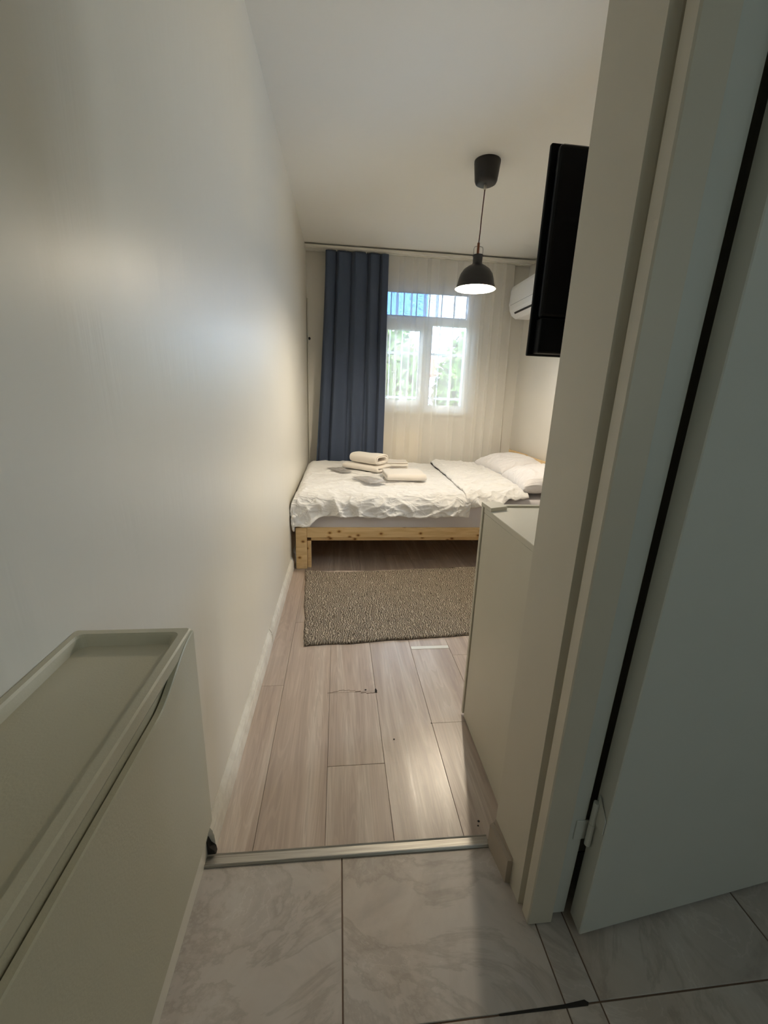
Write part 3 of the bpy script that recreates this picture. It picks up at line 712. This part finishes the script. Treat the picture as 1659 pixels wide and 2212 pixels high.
bm = bmesh.new(); box(bm, .74, .94, 1.03, 1.0475, 1.43, 1.63, .004); box(bm, .81, .87, .86, 1.031, 1.50, 1.56, .006); box(bm, .76, .92, .846, .862, 1.42, 1.64, .003); obj('wall_bracket', bm, 'tv_black', tv)

# ------------------------------------------------------------------ air conditioner
ac = empty('air_conditioner', (1.77, 4.0, 2.12), 'white split air conditioner high on the right wall', 'air conditioner')
prof = [(XR-.001, 2.277), (1.70, 2.277), (1.672, 2.265), (1.662, 2.235), (1.660, 2.11), (1.668, 2.055), (1.692, 2.012), (1.735, 1.985), (XR-.001, 1.985)]
bm = prism(bmesh.new(), prof, 'y', 3.50, 4.345); es = [e for e in bm.edges if abs(e.verts[0].co.y-e.verts[1].co.y) < 1e-6]
bmesh.ops.bevel(bm, geom=es, offset=.012, segments=3, affect='EDGES'); obj('housing', bm, 'ac_white', ac)
bm = prism(bmesh.new(), [(1.690, 2.010), (1.7435, 1.9825), (1.7445, 1.986), (1.7, 2.02)], 'y', 3.56, 4.22); obj('louver', bm, 'ac_white', ac)
bm = prism(bmesh.new(), [(1.6795, 2.0275), (1.689, 2.0130), (1.694, 2.016), (1.684, 2.03)], 'y', 3.56, 4.24); obj('outlet_slot', bm, 'black_slot', ac)
bm = prism(bmesh.new(), [(1.6593, 2.098), (1.6593, 2.1), (1.664, 2.1), (1.664, 2.098)], 'y', 3.53, 4.30); obj('panel_seam', bm, 'iron_grey', ac)

# ------------------------------------------------------------------ pendant lamp
LX, LY = .829, 2.743
lp = empty('pendant_lamp', (LX, LY, 1.83), 'black dome pendant lamp with lit bulb hanging on a cord from the ceiling', 'lamp')
obj('canopy', lathe(bmesh.new(), [(0, 2.395), (.045, 2.395), (.058, 2.402), (.064, 2.415), (.074, 2.50), (.074, 2.5095), (0, 2.5095)], (LX+.006, LY), 40), 'lamp_black', lp, smooth=True)
obj('cord_grip', lathe(bmesh.new(), [(0, 2.37), (.007, 2.37), (.008, 2.395), (0, 2.395)], (LX+.004, LY), 16), 'clear_plastic_collar', lp, smooth=True)
obj('cord', tube(bmesh.new(), [(LX+.004, LY, 2.372), (LX+.001, LY, 2.30), (LX-.002, LY, 2.22), (LX-.003, LY, 2.15), (LX-.006, LY, 2.10), (LX-.006, LY, 2.085)], .0032, 8), 'cord_brown', lp, smooth=True)
CX = LX-.004
obj('stem', tube(bmesh.new(), [(CX-.002, LY, 2.10), (CX-.002, LY, 2.025)], .0075, 12), 'copper', lp, smooth=True)
b = bmesh.new(); hp = [(-.028, 2.03), (-.028, 2.068), (-.024, 2.078), (-.016, 2.081), (.016, 2.081), (.024, 2.078), (.028, 2.068), (.028, 2.03)]
obj('handle', tube(b, [(CX+x, LY, z) for x, z in hp], .0022, 8), 'steel', lp, smooth=True)
outer = [(.0, 2.035), (.031, 2.035), (.031, 2.029), (.028, 2.026), (.028, 1.995), (.032, 1.985), (.052, 1.975), (.078, 1.957), (.096, 1.932), (.105, 1.905), (.110, 1.88), (.114, 1.868), (.122, 1.853), (.1235, 1.850)]
sh = obj('shade', lathe(bmesh.new(), outer+[(.1215, 1.8505), (.112, 1.867), (.108, 1.88), (.103, 1.905), (.094, 1.930)], (CX, LY), 56), 'lamp_black', lp, smooth=True)
obj('shade_lining', lathe(bmesh.new(), [(.1205, 1.8515), (.1115, 1.867), (.1075, 1.88), (.1025, 1.905), (.0935, 1.930), (.076, 1.9545), (.050, 1.9725), (.0, 1.978)], (CX, LY), 56), 'shade_inner', sh, smooth=True)
obj('socket', tube(bmesh.new(), [(CX, LY, 1.977), (CX, LY, 1.945)], .018, 14), 'shade_inner', lp, smooth=True)
bm = bmesh.new(); lathe(bm, [(.0, 1.945), (.014, 1.942), (.02, 1.925), (.03, 1.905), (.032, 1.89), (.028, 1.872), (.016, 1.861), (.0, 1.858)], (CX, LY), 24); obj('bulb', bm, 'bulb_glow', lp, smooth=True)

# ------------------------------------------------------------------ slim wall cabinet in the foreground
def shoe_cabinet(ya, yb, label):
    zc0, zc1 = .545, .888; xf = -.196; xw = -.3455
    root = empty('shoe_cabinet', ((xf+xw)/2, (ya+yb)/2, zc0), label, 'cabinet')
    # body: back, sides, bottom, inner wall behind the flap
    bm = bmesh.new(); box(bm, xw, xw+.006, ya, yb, zc0, zc1-.004); box(bm, xw, xf-.012, ya, ya+.006, zc0, zc1-.02); box(bm, xw, xf-.012, yb-.006, yb, zc0, zc1-.02); box(bm, xw, xf-.012, ya, yb, zc0, zc0+.006)
    box(bm, xf-.030, xf-.024, ya+.006, yb-.006, zc0+.15, zc1-.02)
    obj('body', bm, 'plastic_white', root)
    # top tray: rim with rounded inner corners and a recessed floor
    def ring(x0, x1, y0, y1, r, z, n=6):
        out = []
        for cx, cy, a0 in ((x1-r, y1-r, 0), (x0+r, y1-r, 90), (x0+r, y0+r, 180), (x1-r, y0+r, 270)):
            for k in range(n+1):
                a = math.radians(a0+90*k/n); out.append((cx+r*math.cos(a), cy+r*math.sin(a), z))
        return out
    X0, X1 = xw, xf-.002
    lv = [ring(X0, X1-.0082, ya, yb, .004, zc1-.075), ring(X0, X1-.0075, ya, yb, .004, zc1-.030), ring(X0, X1, ya, yb, .004, zc1-.016), ring(X0, X1, ya, yb, .004, zc1-.002), ring(X0+.002, X1-.002, ya+.002, yb-.002, .004, zc1), ring(X0+.009, X1-.011, ya+.011, yb-.011, .010, zc1), ring(X0+.011, X1-.013, ya+.013, yb-.013, .010, zc1-.003), ring(X0+.014, X1-.016, ya+.018, yb-.018, .012, zc1-.014)]
    bm = bmesh.new(); R = [[bm.verts.new(p) for p in l] for l in lv]; n = len(R[0])
    for a, b in zip(R, R[1:]):
        for k in range(n): bm.faces.new((a[k], a[(k+1) % n], b[(k+1) % n], b[k]))
    bm.faces.new(R[-1]); bm.faces.new(R[0][::-1]); o = obj('top_tray', bm, 'plastic_white', root)
    # tilting front flap, its upper edge dipping to leave a finger gap
    def edge(y):
        d = min(y-ya, yb-y); t = max(0, min(1, (d-.010)/.115)); t = t*t*(3-2*t); return zc1-.005-.034*t
    bm = bmesh.new(); N_ = 60
    f = []; bk = []
    for k in range(N_+1):
        y = ya+(yb-ya)*k/N_; ze = edge(y)
        f.append([bm.verts.new((xf, y, zc0-.002)), bm.verts.new((xf, y, ze-.002)), bm.verts.new((xf-.001, y, ze))]); bk.append([bm.verts.new((xf-.008, y, zc0-.002)), bm.verts.new((xf-.008, y, ze-.002)), bm.verts.new((xf-.007, y, ze))])
    for k in range(N_):
        for i in (0, 1): bm.faces.new((f[k][i], f[k+1][i], f[k+1][i+1], f[k][i+1])); bm.faces.new((bk[k][i], bk[k][i+1], bk[k+1][i+1], bk[k+1][i]))
        bm.faces.new((f[k][2], f[k+1][2], bk[k+1][2], bk[k][2])); bm.faces.new((f[k][0], bk[k][0], bk[k+1][0], f[k+1][0]))
    for k in (0, N_): bm.faces.new((f[k][0], f[k][1], f[k][2], bk[k][2], bk[k][1], bk[k][0]))
    obj('front_flap', bm, 'plastic_white', root)
shoe_cabinet(.055, .530, 'slim off-white plastic shoe cabinet mounted on the left wall')
